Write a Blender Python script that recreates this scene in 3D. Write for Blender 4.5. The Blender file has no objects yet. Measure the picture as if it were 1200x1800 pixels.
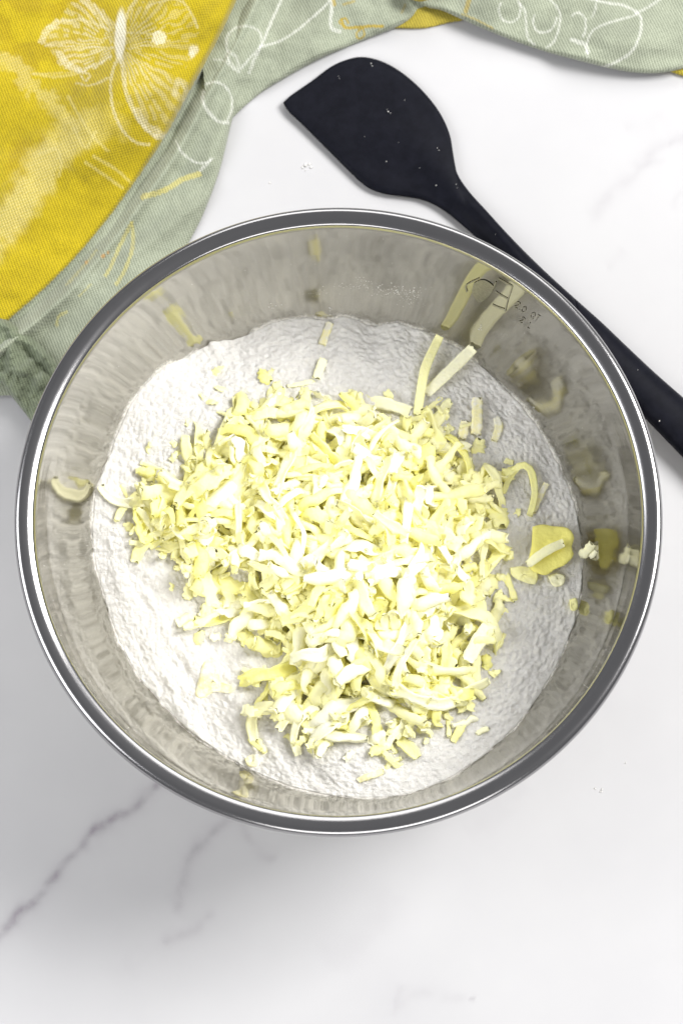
import bpy, math, random
import numpy as np
from mathutils import Vector, Matrix

random.seed(7)
rng = np.random.default_rng(7)
scene = bpy.context.scene
C = scene.collection

# ------------------------------------------------------------------ camera
CAM = np.array([0.00137, -0.23875, 1.08680])
TH = math.radians(13.8895)
FPX = 3900.0                      # 78 mm lens, 36 mm tall frame, measured on a 1200 x 1800 picture
cam_d = bpy.data.cameras.new("camera")
cam_d.sensor_fit = 'VERTICAL'; cam_d.sensor_height = 36.0; cam_d.sensor_width = 24.0; cam_d.lens = 78.0
cam_d.clip_start = 0.02; cam_d.clip_end = 20.0
cam_d.dof.use_dof = True; cam_d.dof.focus_distance = 1.03; cam_d.dof.aperture_fstop = 13.0
cam = bpy.data.objects.new("camera", cam_d); C.objects.link(cam)
cam.location = CAM; cam.rotation_euler = (TH, 0, 0)
scene.camera = cam

# ------------------------------------------------------------------ light
world = bpy.data.worlds.new("World"); scene.world = world; world.use_nodes = True
bg = world.node_tree.nodes["Background"]
bg.inputs[0].default_value = (0.95, 0.96, 1.0, 1); bg.inputs[1].default_value = 0.25

def area(name, loc, target, sx, sy, power, col):
    l = bpy.data.lights.new(name, 'AREA'); l.shape = 'RECTANGLE'; l.size = sx; l.size_y = sy
    l.energy = power; l.color = col
    o = bpy.data.objects.new(name, l); C.objects.link(o); o.location = loc
    o.rotation_euler = (Vector(target) - Vector(loc)).to_track_quat('-Z', 'Y').to_euler()
    return o
area("window_light", (1.36, 0.56, 1.62), (0, 0, 0.03), 0.90, 0.90, 63.0, (1.0, 0.99, 0.975))
area("left_fill", (-1.0, -0.15, 0.85), (0, 0, 0.0), 1.0, 0.7, 11.0, (0.97, 0.98, 1.0))  # added fill lamp, stands in for room light from the left
area("near_fill", (0.20, -1.15, 0.85), (0, 0, 0.0), 1.1, 0.6, 8.2, (1.0, 0.985, 0.97))  # fill lamp added on the near side to lift the shadows
area("far_fill", (0.15, 1.10, 0.85), (0, 0, 0.0), 1.1, 0.6, 6.6, (1.0, 0.99, 0.975))  # added far-side fill lamp, no source of its own there

vs = scene.view_settings
vs.view_transform = 'Standard'; vs.look = 'None'; vs.exposure = 0.0; vs.gamma = 1.0
scene.render.engine = 'CYCLES'
scene.cycles.use_denoising = True
scene.cycles.max_bounces = 20; scene.cycles.diffuse_bounces = 16; scene.cycles.glossy_bounces = 8
scene.cycles.sample_clamp_indirect = 8.0
scene.cycles.caustics_reflective = True
scene.cycles.blur_glossy = 0.35

# ------------------------------------------------------------------ helpers
FW = np.array([0, math.sin(TH), -math.cos(TH)]); UP = np.array([0, math.cos(TH), math.sin(TH)]); RT = np.array([1.0, 0, 0])

def at(px, py, z=0.0):
    """world point(s) on the level plane z that the photograph shows at pixel px, py"""
    px = np.asarray(px, float); py = np.asarray(py, float); z = np.asarray(z, float)
    d = FW + np.multiply.outer((px - 600) / FPX, RT) + np.multiply.outer((900 - py) / FPX, UP)
    t = (z - CAM[2]) / d[..., 2]
    return CAM + d * t[..., None]

def pix(P):
    d = np.asarray(P, float) - CAM
    z = d @ FW
    return 600 + FPX * (d @ RT) / z, 900 - FPX * (d @ UP) / z, z

def tag(o, label=None, cat=None, group=None, kind=None):
    if label: o["label"] = label
    if cat: o["category"] = cat
    if group: o["group"] = group
    if kind: o["kind"] = kind
    return o

def mesh_obj(name, verts, faces, mat=None, parent=None, smooth=True):
    me = bpy.data.meshes.new(name)
    me.from_pydata([tuple(v) for v in np.asarray(verts, float).tolist()], [], faces)
    me.validate(); me.update()
    if smooth: me.polygons.foreach_set("use_smooth", [True] * len(me.polygons))
    if mat: me.materials.append(mat)
    o = bpy.data.objects.new(name, me); C.objects.link(o)
    if parent: o.parent = parent
    return o

def empty(name, loc=(0, 0, 0)):
    o = bpy.data.objects.new(name, None); C.objects.link(o); o.location = loc; o.empty_display_size = 0.02
    return o

def grid_faces(nu, nv, wrap=False):
    i = np.arange(nu - 1)[:, None]; j = np.arange(nv if wrap else nv - 1)[None, :]
    j2 = (j + 1) % nv
    f = np.stack([i * nv + j, (i + 1) * nv + j, (i + 1) * nv + j2, i * nv + j2], -1)
    return f.reshape(-1, 4).tolist()

def catmull(pts, n):
    p = np.asarray(pts, float)
    p = np.vstack([2 * p[0] - p[1], p, 2 * p[-1] - p[-2]])
    seg = np.r_[0, np.cumsum(np.linalg.norm(np.diff(p[1:-1], axis=0), axis=1))]
    t = np.linspace(0, seg[-1], n)
    k = np.clip(np.searchsorted(seg, t, side='right') - 1, 0, len(seg) - 2)
    u = ((t - seg[k]) / np.maximum(seg[k + 1] - seg[k], 1e-9))[:, None]
    a, b, c, d = p[k], p[k + 1], p[k + 2], p[k + 3]
    return 0.5 * (2 * b + (c - a) * u + (2 * a - 5 * b + 4 * c - d) * u ** 2 + (3 * b - a - 3 * c + d) * u ** 3)

_H = rng.random((512, 512))
def vnoise(x, y):
    x = np.asarray(x, float); y = np.asarray(y, float)
    xi = np.floor(x).astype(int); yi = np.floor(y).astype(int)
    fx = x - xi; fy = y - yi
    fx = fx * fx * fx * (fx * (fx * 6 - 15) + 10); fy = fy * fy * fy * (fy * (fy * 6 - 15) + 10)
    g = lambda a, b: _H[a % 512, b % 512]
    return ((g(xi, yi) * (1 - fx) + g(xi + 1, yi) * fx) * (1 - fy) + (g(xi, yi + 1) * (1 - fx) + g(xi + 1, yi + 1) * fx) * fy) * 2 - 1
def fbm(x, y, o=4, gain=0.5):
    s = 0; a = 1.0; k = 1.0
    for i in range(o):
        s = s + a * vnoise(x * k + 17.3 * i, y * k + 9.1 * i); a *= gain; k *= 2.03
    return s
def sstep(a, b, x):
    t = np.clip((x - a) / (b - a), 0, 1); return t * t * (3 - 2 * t)
def dist_poly(px, py, pts, closed=False):
    """distance from pixels to a polyline, and the position along it (0..1)"""
    p = np.asarray(pts, float)
    if closed: p = np.vstack([p, p[:1]])
    best = np.full(px.shape, 1e9); arg = np.zeros(px.shape)
    n = len(p) - 1
    for i in range(n):
        a, b = p[i], p[i + 1]; ab = b - a; L = max(ab @ ab, 1e-9)
        t = np.clip(((px - a[0]) * ab[0] + (py - a[1]) * ab[1]) / L, 0, 1)
        d = np.hypot(px - a[0] - t * ab[0], py - a[1] - t * ab[1])
        m = d < best
        best = np.where(m, d, best); arg = np.where(m, (i + t) / n, arg)
    return best, arg
def in_poly(px, py, pts):
    p = np.asarray(pts, float); c = np.zeros(np.shape(px), bool)
    j = len(p) - 1
    for i in range(len(p)):
        xi, yi = p[i]; xj, yj = p[j]
        if yi != yj:
            c ^= ((yi > py) != (yj > py)) & (px < (xj - xi) * (py - yi) / (yj - yi) + xi)
        j = i
    return c

# ------------------------------------------------------------------ materials
class NT:
    def __init__(s, name):
        s.m = bpy.data.materials.new(name); s.m.use_nodes = True
        s.t = s.m.node_tree; s.b = s.t.nodes["Principled BSDF"]; s.out = s.t.nodes["Material Output"]
    def n(s, typ, **kw):
        nd = s.t.nodes.new(typ)
        for k, v in kw.items():
            if k.startswith("i_"): nd.inputs[k[2:].replace("_", " ")].default_value = v
            else: setattr(nd, k, v)
        return nd
    def l(s, a, b): s.t.links.new(a, b)
    def set(s, **kw):
        for k, v in kw.items(): s.b.inputs[k.replace("_", " ")].default_value = v
    def coord(s, kind="Object"): return s.n("ShaderNodeTexCoord").outputs[kind]
    def noise(s, vec, scale, detail=3.0, rough=0.55):
        nd = s.n("ShaderNodeTexNoise", i_Scale=scale, i_Detail=detail, i_Roughness=rough); s.l(vec, nd.inputs["Vector"]); return nd.outputs["Fac"]
    def ramp(s, fac, stops):
        r = s.n("ShaderNodeValToRGB"); e = r.color_ramp.elements
        while len(e) < len(stops): e.new(0.5)
        for k, (p, c) in enumerate(stops):
            e[k].position = p; e[k].color = (*c, 1) if len(c) == 3 else c
        s.l(fac, r.inputs[0]); return r.outputs[0]
    def mix(s, fac, a, b, mode='MIX'):
        m = s.n("ShaderNodeMix", data_type='RGBA', blend_type=mode)
        for sock, v in ((m.inputs[0], fac), (m.inputs[6], a), (m.inputs[7], b)):
            if hasattr(v, "is_linked"): s.l(v, sock)
            elif isinstance(v, (tuple, list)): sock.default_value = (*v, 1) if len(v) == 3 else v
            else: sock.default_value = v
        return m.outputs[2]
    def math(s, op, a, b=0.0):
        m = s.n("ShaderNodeMath", operation=op)
        for sock, v in ((m.inputs[0], a), (m.inputs[1], b)):
            if hasattr(v, "is_linked"): s.l(v, sock)
            else: sock.default_value = v
        return m.outputs[0]
    def bump(s, h, strength, dist, prev=None):
        b = s.n("ShaderNodeBump", i_Strength=strength, i_Distance=dist); s.l(h, b.inputs["Height"])
        if prev: s.l(prev, b.inputs["Normal"])
        return b.outputs[0]

def mat_marble():
    s = NT("white_marble"); v = s.coord()
    at_ = s.n("ShaderNodeAttribute", attribute_name="vein").outputs["Fac"]
    nz = s.noise(v, 220.0, 4.0, 0.65)
    f = s.math('MULTIPLY', at_, s.math('ADD', s.math('MULTIPLY', nz, 0.9), 0.5))
    cloud = s.ramp(s.noise(v, 9.0, 5.0), [(0.3, (0.53, 0.527, 0.533)), (0.7, (0.49, 0.487, 0.497))])
    col = s.mix(s.math('MULTIPLY', f, 1.25), cloud, (0.26, 0.235, 0.265))
    s.l(col, s.b.inputs["Base Color"])
    s.l(s.math('ADD', s.math('MULTIPLY', s.noise(v, 60.0, 4.0), 0.12), 0.26), s.b.inputs["Roughness"])
    s.set(Specular_IOR_Level=0.35)
    return s.m

def mat_steel(name, rough, aniso, dusty, rim=False):
    s = NT(name); v = s.coord()
    s.set(Metallic=1.0, Anisotropic=aniso)
    s.b.inputs["Base Color"].default_value = (0.36, 0.355, 0.36, 1) if rim else (0.485, 0.472, 0.425, 1)
    # fine concentric brushing: noise stretched round the axis
    sep = s.n("ShaderNodeSeparateXYZ"); s.l(v, sep.inputs[0])
    ang = s.math('ARCTAN2', sep.outputs[1], sep.outputs[0])
    rad = s.math('SQRT', s.math('ADD', s.math('POWER', s.math('ABSOLUTE', sep.outputs[0]), 2.0), s.math('POWER', s.math('ABSOLUTE', sep.outputs[1]), 2.0)))
    cb = s.n("ShaderNodeCombineXYZ")
    s.l(s.math('MULTIPLY', ang, 0.02), cb.inputs[0]); s.l(rad, cb.inputs[1]); s.l(sep.outputs[2], cb.inputs[2])
    br = s.noise(cb.outputs[0], 900.0, 3.0, 0.7)
    wob = s.noise(v, 28.0, 2.0)
    blotch = s.noise(v, 90.0, 5.0, 0.7)
    n1 = s.bump(br, 0.03, 0.0004)
    n2 = s.bump(wob, 0.025 if not rim else 0.0, 0.0025, n1)
    s.l(n2, s.b.inputs["Normal"])
    s.l(s.math('ADD', s.math('MULTIPLY', blotch, 0.05), rough - 0.025), s.b.inputs["Roughness"])
    tg = s.n("ShaderNodeTangent", direction_type='RADIAL', axis='Z'); s.l(tg.outputs[0], s.b.inputs["Tangent"])
    if dusty:
        # thin film of flour, thicker low on the wall
        dif = s.n("ShaderNodeBsdfDiffuse"); dif.inputs[0].default_value = (0.82, 0.80, 0.76, 1)
        low = s.n("ShaderNodeMapRange"); s.l(sep.outputs[2], low.inputs[0])
        low.inputs[1].default_value = 0.112; low.inputs[2].default_value = 0.030; low.inputs[3].default_value = 0.02; low.inputs[4].default_value = 0.12
        sp = s.ramp(s.noise(v, 1500.0, 3.0, 0.6), [(0.40, (0.1, 0.1, 0.1)), (0.72, (1, 1, 1))])
        cl = s.ramp(s.noise(v, 35.0, 4.0, 0.6), [(0.35, (0.15, 0.15, 0.15)), (0.68, (1, 1, 1))])
        f0 = s.math('MULTIPLY', s.math('MULTIPLY', low.outputs[0], sp), cl)
        da = s.n("ShaderNodeAttribute", attribute_name="dust").outputs["Fac"]
        f1 = s.ramp(s.math('SUBTRACT', da, s.math('MULTIPLY', s.noise(v, 700.0, 4.0, 0.65), 0.85)), [(0.02, (0, 0, 0)), (0.45, (0.9, 0.9, 0.9))])
        f = s.math('MAXIMUM', f0, f1)
        mx = s.n("ShaderNodeMixShader"); s.l(f, mx.inputs[0]); s.l(s.b.outputs[0], mx.inputs[1]); s.l(dif.outputs[0], mx.inputs[2])
        s.l(mx.outputs[0], s.out.inputs[0])
    return s.m

def mat_flour():
    s = NT("flour"); v = s.coord()
    col = s.ramp(s.noise(v, 420.0, 3.0, 0.6), [(0.3, (0.785, 0.765, 0.728)), (0.65, (0.885, 0.87, 0.842))])
    s.l(col, s.b.inputs["Base Color"]); s.set(Roughness=0.95, Specular_IOR_Level=0.1)
    n1 = s.bump(s.noise(v, 800.0, 4.0, 0.75), 1.0, 0.0011)
    n2 = s.bump(s.noise(v, 1500.0, 3.0, 0.6), 0.6, 0.0004, n1)
    s.l(n2, s.b.inputs["Normal"])
    return s.m

def mat_butter(name, c0, c1, dust=0.0):
    s = NT(name); v = s.coord()
    info = s.n("ShaderNodeObjectInfo").outputs["Random"]
    col = s.mix(info, c0, c1)
    if dust:
        d = s.ramp(s.noise(v, 260.0, 4.0, 0.65), [(0.42, (0, 0, 0)), (0.62, (1, 1, 1))])
        col = s.mix(s.math('MULTIPLY', d, dust), col, (0.86, 0.85, 0.82))
    s.l(col, s.b.inputs["Base Color"])
    s.set(Roughness=0.42, Specular_IOR_Level=0.25)
    n1 = s.bump(s.noise(v, 520.0, 4.0, 0.65), 0.6, 0.0010)
    s.l(n1, s.b.inputs["Normal"])
    return s.m

def mat_cloth():
    s = NT("woven_cotton"); v = s.coord()
    base = s.n("ShaderNodeAttribute", attribute_name="weave").outputs["Color"]
    def wave(rot, scale, dist):
        mp = s.n("ShaderNodeMapping"); s.l(v, mp.inputs[0]); mp.inputs[3].default_value = (1, 1, 0.0); mp.inputs[2].default_value = (0, 0, rot)
        w = s.n("ShaderNodeTexWave", wave_type='BANDS', bands_direction='X', i_Scale=scale, i_Distortion=dist, i_Detail=2.0, i_Detail_Scale=3.0)
        s.l(mp.outputs[0], w.inputs[0]); return w.outputs["Fac"]
    w1 = wave(math.radians(-22), 225.0, 1.2)     # twill ribs
    w2 = wave(math.radians(66), 330.0, 1.0)
    th = s.math('ADD', s.math('MULTIPLY', w1, 0.65), s.math('MULTIPLY', w2, 0.35))
    nz = s.noise(v, 900.0, 3.0, 0.7)
    shade = s.ramp(s.math('ADD', s.math('MULTIPLY', th, 0.6), s.math('MULTIPLY', nz, 0.5)), [(0.25, (0.52, 0.53, 0.52)), (0.75, (1.15, 1.15, 1.15))])
    col = s.mix(1.0, base, shade, 'MULTIPLY')
    s.l(col, s.b.inputs["Base Color"])
    s.set(Roughness=0.85, Specular_IOR_Level=0.15, Sheen_Weight=0.25, Sheen_Roughness=0.5)
    n1 = s.bump(th, 0.45, 0.0006)
    n2 = s.bump(s.noise(v, 130.0, 4.0, 0.6), 0.35, 0.0012, n1)
    s.l(n2, s.b.inputs["Normal"])
    return s.m

def mat_silicone():
    s = NT("black_silicone"); v = s.coord()
    nz = s.noise(v, 140.0, 5.0, 0.7)
    s.l(s.ramp(nz, [(0.35, (0.0038, 0.0042, 0.0075)), (0.75, (0.008, 0.0085, 0.014))]), s.b.inputs["Base Color"])
    s.set(Roughness=0.5, Specular_IOR_Level=0.08)
    s.l(s.bump(s.noise(v, 1800.0, 2.0), 0.15, 0.0002), s.b.inputs["Normal"])
    return s.m

def mat_etch():
    s = NT("etched_steel"); v = s.coord()
    s.l(s.ramp(s.noise(v, 900.0, 3.0), [(0.35, (0.33, 0.32, 0.295)), (0.7, (0.46, 0.45, 0.42))]), s.b.inputs["Base Color"])
    s.set(Metallic=1.0, Roughness=0.32)
    return s.m

def mat_plain(name, col, rough=0.8):
    s = NT(name); v = s.coord()
    d = tuple(c * 0.86 for c in col)
    s.l(s.ramp(s.noise(v, 700.0, 3.0), [(0.3, d), (0.7, col)]), s.b.inputs["Base Color"]); s.set(Roughness=rough)
    return s.m

M_MARBLE = mat_marble()
M_WALL = mat_steel("brushed_steel_inside", 0.055, 0.0, True)
M_RIM = mat_steel("polished_steel_rim", 0.20, 0.0, False, True)
M_OUT = mat_steel("steel_outside", 0.16, 0.3, False)
M_FLOUR = mat_flour()
M_BUTTER = mat_butter("butter", (0.99, 0.95, 0.30), (0.99, 0.975, 0.78), 0.15)
M_PALE = mat_butter("pale_butter", (0.98, 0.955, 0.68), (0.98, 0.955, 0.68))
M_SLAB = mat_butter("butter_slab", (0.975, 0.91, 0.26), (0.975, 0.91, 0.26))
M_DUSTED = mat_butter("floured_butter", (0.92, 0.86, 0.46), (0.93, 0.88, 0.52), 0.75)
M_CLOTH = mat_cloth()
M_SIL = mat_silicone()
M_ETCH = mat_etch()
M_CRUMB = mat_plain("flour_crumb", (0.86, 0.85, 0.82), 0.9)

# ------------------------------------------------------------------ the table
def build_table():
    gx = np.r_[-1.6, -0.9, -0.5, np.arange(-0.30, 0.3001, 0.0015), 0.5, 0.9, 1.6]
    gy = np.r_[-1.6, -0.9, -0.55, np.arange(-0.36, 0.3601, 0.0015), 0.55, 0.9, 1.6]
    X, Y = np.meshgrid(gx, gy, indexing='ij')
    V = np.stack([X, Y, np.zeros_like(X)], -1).reshape(-1, 3)
    px, py, _ = pix(V)
    px = px + 7 * fbm(V[:, 0] * 60, V[:, 1] * 60, 4); py = py + 7 * fbm(V[:, 0] * 60 + 40, V[:, 1] * 60, 4)
    veins = [  # points, half width in picture pixels, strength
        ([(-60, 1690), (-20, 1655), (30, 1612), (60, 1592), (100, 1545), (130, 1500), (165, 1470), (200, 1445), (235, 1415), (275, 1372), (340, 1290), (420, 1200)], 8.0, 0.62),
        ([(140, 1490), (170, 1468), (205, 1443)], 13.0, 0.20),
        ([(20, 1622), (60, 1592), (66, 1584)], 9.0, 0.35),
        ([(300, 1620), (312, 1580), (322, 1545), (335, 1505), (355, 1475), (385, 1456), (410, 1440), (440, 1400)], 11.0, 0.30),
        ([(330, 1520), (345, 1490), (385, 1458)], 6.0, 0.22),
        ([(425, 1440), (445, 1475), (465, 1502), (490, 1516)], 8.0, 0.20),
        ([(285, 1665), (330, 1640), (355, 1618), (385, 1600)], 8.0, 0.24),
        ([(180, 1710), (270, 1675), (330, 1640)], 22.0, 0.06),
        ([(690, 1790), (700, 1750), (712, 1722)], 8.0, 0.14),
        ([(690, 1770), (740, 1745), (780, 1750), (828, 1756)], 9.0, 0.10),
        ([(822, 1754), (832, 1757)], 4.0, 0.30),
        ([(1020, 385), (1060, 355), (1105, 318), (1128, 290), (1145, 258), (1180, 244), (1230, 235)], 10.0, 0.15),
        ([(1110, 310), (1140, 285), (1170, 282)], 6.0, 0.14),
        ([(1168, 248), (1200, 240)], 5.0, 0.2),
        ([(1062, 478), (1080, 462), (1102, 436)], 9.0, 0.10),
        ([(1182, 375), (1190, 352), (1200, 330)], 6.0, 0.10),
        ([(820, 1470), (870, 1430), (930, 1370)], 20.0, 0.07),
        ([(560, 1690), (620, 1670), (700, 1560)], 26.0, 0.05),
        ([(1090, 225), (1140, 215), (1190, 195)], 16.0, 0.06),
    ]
    f = np.zeros(len(V))
    for pts, w, s in veins:
        d, t = dist_poly(px, py, catmull(pts, max(8, 4 * len(pts))))
        fade = sstep(0, 0.12, t) * sstep(0, 0.12, 1 - t) * (0.75 + 0.35 * vnoise(px / 17, py / 17))
        soft = 0.75 * np.exp(-(d / w) ** 2) + 0.25 * np.exp(-(d / (w * 2.4)) ** 2)
        f = 1 - (1 - f) * (1 - np.clip(s * fade * soft, 0, 1))
    # the stone goes on beyond the picture with faint veins of its own
    o = mesh_obj("tabletop", V, grid_faces(len(gx), len(gy)), M_MARBLE)
    a = o.data.attributes.new("vein", 'FLOAT', 'POINT'); a.data.foreach_set("value", f.astype(np.float32))
    tag(o, "white marble tabletop with grey veins", kind="structure")
build_table()

# ------------------------------------------------------------------ the bowl
ZR = 0.125
PROF = np.array([  # inner wall: radius, height
    (0.0001, 0.0030), (0.056, 0.0030), (0.074, 0.0038), (0.086, 0.0072), (0.0965, 0.0142), (0.1045, 0.0218), (0.1118, 0.0312), (0.1180, 0.0412), (0.1232, 0.0502),
    (0.1276, 0.0600), (0.1307, 0.0700), (0.1328, 0.0800), (0.1341, 0.0900), (0.1348, 0.1000), (0.1352, 0.1100), (0.1354, 0.1170), (0.1355, 0.1200)])
def wall_r(z): return np.interp(z, PROF[2:, 1], PROF[2:, 0])
def lathe(name, prof, mat, parent, nt=256):
    a = np.linspace(0, 2 * np.pi, nt, endpoint=False)
    p = np.asarray(prof)
    V = np.stack([p[:, 0][:, None] * np.cos(a), p[:, 0][:, None] * np.sin(a), np.repeat(p[:, 1][:, None], nt, 1)], -1).reshape(-1, 3)
    return mesh_obj(name, V, grid_faces(len(p), nt, True), mat, parent)

bowl = empty("mixing_bowl")
tag(bowl, "large stainless steel mixing bowl holding flour and grated butter", "bowl")
inner = catmull(PROF, 150)
inner[:, 0] = np.maximum(inner[:, 0], 0.0001)
IW = lathe("inner_wall", inner, M_WALL, bowl, 360)
outer = PROF.copy(); outer[:, 0] += 0.0011; outer[:2, 0] = PROF[:2, 0]; outer[:, 1] -= 0.0018
outer[:, 1] = np.maximum(outer[:, 1], 0.0008); outer = outer[:-1]
lathe("outer_wall", catmull(outer, 90)[::-1], M_OUT, bowl)
# rolled rim: a flattened bead whose top is nearly level
rim = catmull([(0.1355, 0.1196), (0.1356, 0.1212), (0.1359, 0.1226), (0.1364, 0.1234), (0.1371, 0.12385), (0.1381, 0.1243), (0.1393, 0.12465), (0.1418, 0.1250), (0.1433, 0.1247), (0.1443, 0.1239), (0.1449, 0.1226), (0.1450, 0.1212), (0.1446, 0.1198), (0.1435, 0.1189), (0.1420, 0.1186), (0.1400, 0.1188), (0.1384, 0.1194), (0.1372, 0.1190), (0.1368, 0.1180)], 64).tolist()
lathe("rolled_rim", rim[::-1], M_RIM, bowl, 320)

# etched volume scale on the far right of the inside wall
def wall_point(px, py, off=0.0003):
    """where the picture ray meets the inner wall"""
    d = FW + (px - 600) / FPX * RT + (900 - py) / FPX * UP
    lo, hi = (0.118 - CAM[2]) / d[2], (0.02 - CAM[2]) / d[2]
    for _ in range(50):
        m = 0.5 * (lo + hi); q = CAM + d * m
        if math.hypot(q[0], q[1]) > wall_r(q[2]) - off: hi = m
        else: lo = m
    q = CAM + d * lo
    return q
def etch_stroke(name, pts, w):
    p = catmull(pts, max(4, 3 * len(pts)))
    tdir = np.gradient(p, axis=0); tdir /= np.linalg.norm(tdir, axis=1)[:, None] + 1e-9
    nrm = np.stack([-tdir[:, 1], tdir[:, 0]], -1)
    V = []
    for q, n in zip(p, nrm):
        for sgn in (-1, 1):
            V.append(wall_point(*(q + sgn * n * w / 2)))
    return mesh_obj(name, V, [(2 * i, 2 * i + 1, 2 * i + 3, 2 * i + 2) for i in range(len(p) - 1)], M_ETCH, IW)
def etch_strokes(name, strokes, w):
    V = []; F = []
    for pts in strokes:
        p = catmull(pts, max(4, 3 * len(pts)))
        tdir = np.gradient(p, axis=0); tdir /= np.linalg.norm(tdir, axis=1)[:, None] + 1e-9
        nrm = np.stack([-tdir[:, 1], tdir[:, 0]], -1); b = len(V)
        for q, n in zip(p, nrm):
            for sgn in (-1, 1): V.append(wall_point(*(q + sgn * n * w / 2)))
        F += [(b + 2 * i, b + 2 * i + 1, b + 2 * i + 3, b + 2 * i + 2) for i in range(len(p) - 1)]
    return mesh_obj(name, V, F, M_ETCH, IW)
# emblem: a dark drop in an open angular outline
drop = [(832, 498), (846, 492), (858, 496), (866, 504), (862, 516), (852, 526), (843, 532), (834, 525), (829, 512)]
dv = [wall_point(846, 511)] + [wall_point(x, y) for x, y in catmull(drop + drop[:1], 28)[:-1]]
mesh_obj("etched_emblem", dv, [(0, 1 + i, 1 + (i + 1) % 27) for i in range(27)], M_ETCH, IW)
etch_strokes("etched_outline", [[(820, 514), (818, 503), (828, 496), (841, 490)], [(858, 518), (866, 506), (871, 496)]], 2.2)
etch_strokes("etched_scale", [[(901, 499), (897, 512), (891, 530), (887, 548)], [(875, 490), (886, 496), (899, 503)], [(870, 513), (881, 520), (892, 526)], [(864, 536), (875, 541), (888, 545)]], 2.0)
GL = {'2': [[(0, .8), (.15, 1), (.5, .95), (.5, .65), (0, 0), (.6, 0)]], '0': [[(.3, 1), (.02, .7), (.02, .3), (.3, 0), (.58, .3), (.58, .7), (.3, 1)]],
      '.': [[(.1, 0), (.14, .1)]], 'Q': [[(.3, 1), (.02, .7), (.02, .3), (.3, 0), (.58, .3), (.58, .7), (.3, 1)], [(.4, .3), (.65, -.05)]], 'T': [[(0, 1), (.6, 1)], [(.3, 1), (.3, 0)]], 'L': [[(0, 1), (0, 0), (.5, 0)]], ' ': []}
def etch_text(txt, x0, y0, ang, h):
    ca, sa = math.cos(ang), math.sin(ang); st = []; x = 0
    for ch in txt:
        for g in GL[ch]:
            st.append([(x0 + ca * (x + u * h) - sa * (-v * h), y0 + sa * (x + u * h) + ca * (-v * h)) for u, v in g])
        x += h * (0.4 if ch == '.' else 0.85)
    etch_strokes("etched_figures", st, 1.3)
etch_text("2.0 QT", 902, 540, math.radians(33), 11)
etch_text("2 L", 911, 566, math.radians(36), 10)

# ------------------------------------------------------------------ flour
FLB = [(164, 930), (172, 862), (196, 795), (232, 712), (262, 672), (290, 648), (306, 640), (330, 628), (362, 612), (372, 602), (400, 600), (436, 590), (480, 570), (510, 563), (540, 561), (575, 565), (610, 559), (650, 574), (664, 577), (690, 570), (735, 582),
       (790, 607), (835, 637), (880, 680), (920, 722), (955, 772), (985, 832), (1008, 890), (1019, 950), (1021, 1010), (1011, 1080), (985, 1150), (945, 1222), (890, 1290), (820, 1347), (740, 1387), (660, 1401),
       (580, 1396), (500, 1377), (420, 1341), (350, 1292), (290, 1241), (240, 1180), (205, 1110), (180, 1030), (168, 980)]
NA = 900
def flour_edge():
    p = catmull(FLB + FLB[:1], 900)
    q = np.array([wall_point(x, y, 0.0) for x, y in p])
    ang = np.arctan2(q[:, 1], q[:, 0]); o = np.argsort(ang)
    a = np.linspace(-np.pi, np.pi, NA, endpoint=False)
    z = np.interp(a, ang[o], q[o, 2], period=2 * np.pi)
    return a, z
FA, FZ = flour_edge()
print('FZ', FZ.min(), FZ.max(), FZ.mean()); FZ = np.clip(FZ, 0.030, 0.060)
FZ = FZ + 0.0004 * fbm(np.arange(NA) / 5.0, np.zeros(NA) + 3.3, 3)
_ker = np.exp(-(np.arange(-60, 61) / 26.0) ** 2); _ker /= _ker.sum()
FZS = np.convolve(np.r_[FZ[-60:], FZ, FZ[:60]], _ker, 'valid')
Z_MEAN = FZ.mean()
def flour_base(x, y):
    r = np.hypot(x, y); a = np.arctan2(y, x)
    ze = np.interp(a, FA, FZ, period=2 * np.pi); zs = np.interp(a, FA, FZS, period=2 * np.pi)
    rr = np.clip(r / wall_r(ze), 0, 1)
    z = Z_MEAN + 0.001 + (zs - Z_MEAN) * rr ** 2 + (ze - zs) * sstep(0.80, 1.0, rr)
    z = z + 0.0035 * (1 - rr ** 2) * vnoise(x * 30 + 5, y * 30)          # broad undulation
    return z
def flour_z(x, y):
    z = flour_base(x, y)
    rr = np.clip(np.hypot(x, y) / 0.118, 0, 1)
    low = sstep(-0.01, -0.09, x * 0.55 + y * 0.85)                        # the near side was smoothed by a spoon
    rough = (1 - 0.45 * low) * (0.35 + 0.65 * sstep(1.0, 0.93, rr))
    z = z + rough * (0.0008 * fbm(x * 95, y * 95, 3, 0.55) + 0.0006 * np.abs(fbm(x * 380 + 9, y * 380, 2, 0.6)))
    z = z + low * 0.0012 * fbm((x * 0.8 + y * 0.6) * 150, (y * 0.8 - x * 0.6) * 40, 2) * sstep(1.0, 0.9, rr)
    return z
def build_flour():
    nr = 240
    t = np.linspace(0.0, 1.0, nr) ** 0.8
    re = wall_r(FZ) + 0.0005
    R = t[:, None] * re[None, :]
    X = R * np.cos(FA); Y = R * np.sin(FA)
    Z = flour_z(X, Y)
    Z[1:-1] += 0.00040 * vnoise(X[1:-1] * 700 + 3, Y[1:-1] * 700) + 0.00025 * vnoise(X[1:-1] * 1100, Y[1:-1] * 1100 + 8)
    Z[-1] = FZ + 0.0
    V = np.stack([X, Y, Z], -1).reshape(-1, 3)
    o = mesh_obj("flour", V, grid_faces(nr, NA, True), M_FLOUR)
    tag(o, "white flour covering the bottom of the steel bowl", "flour", kind="stuff")
build_flour()
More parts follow.
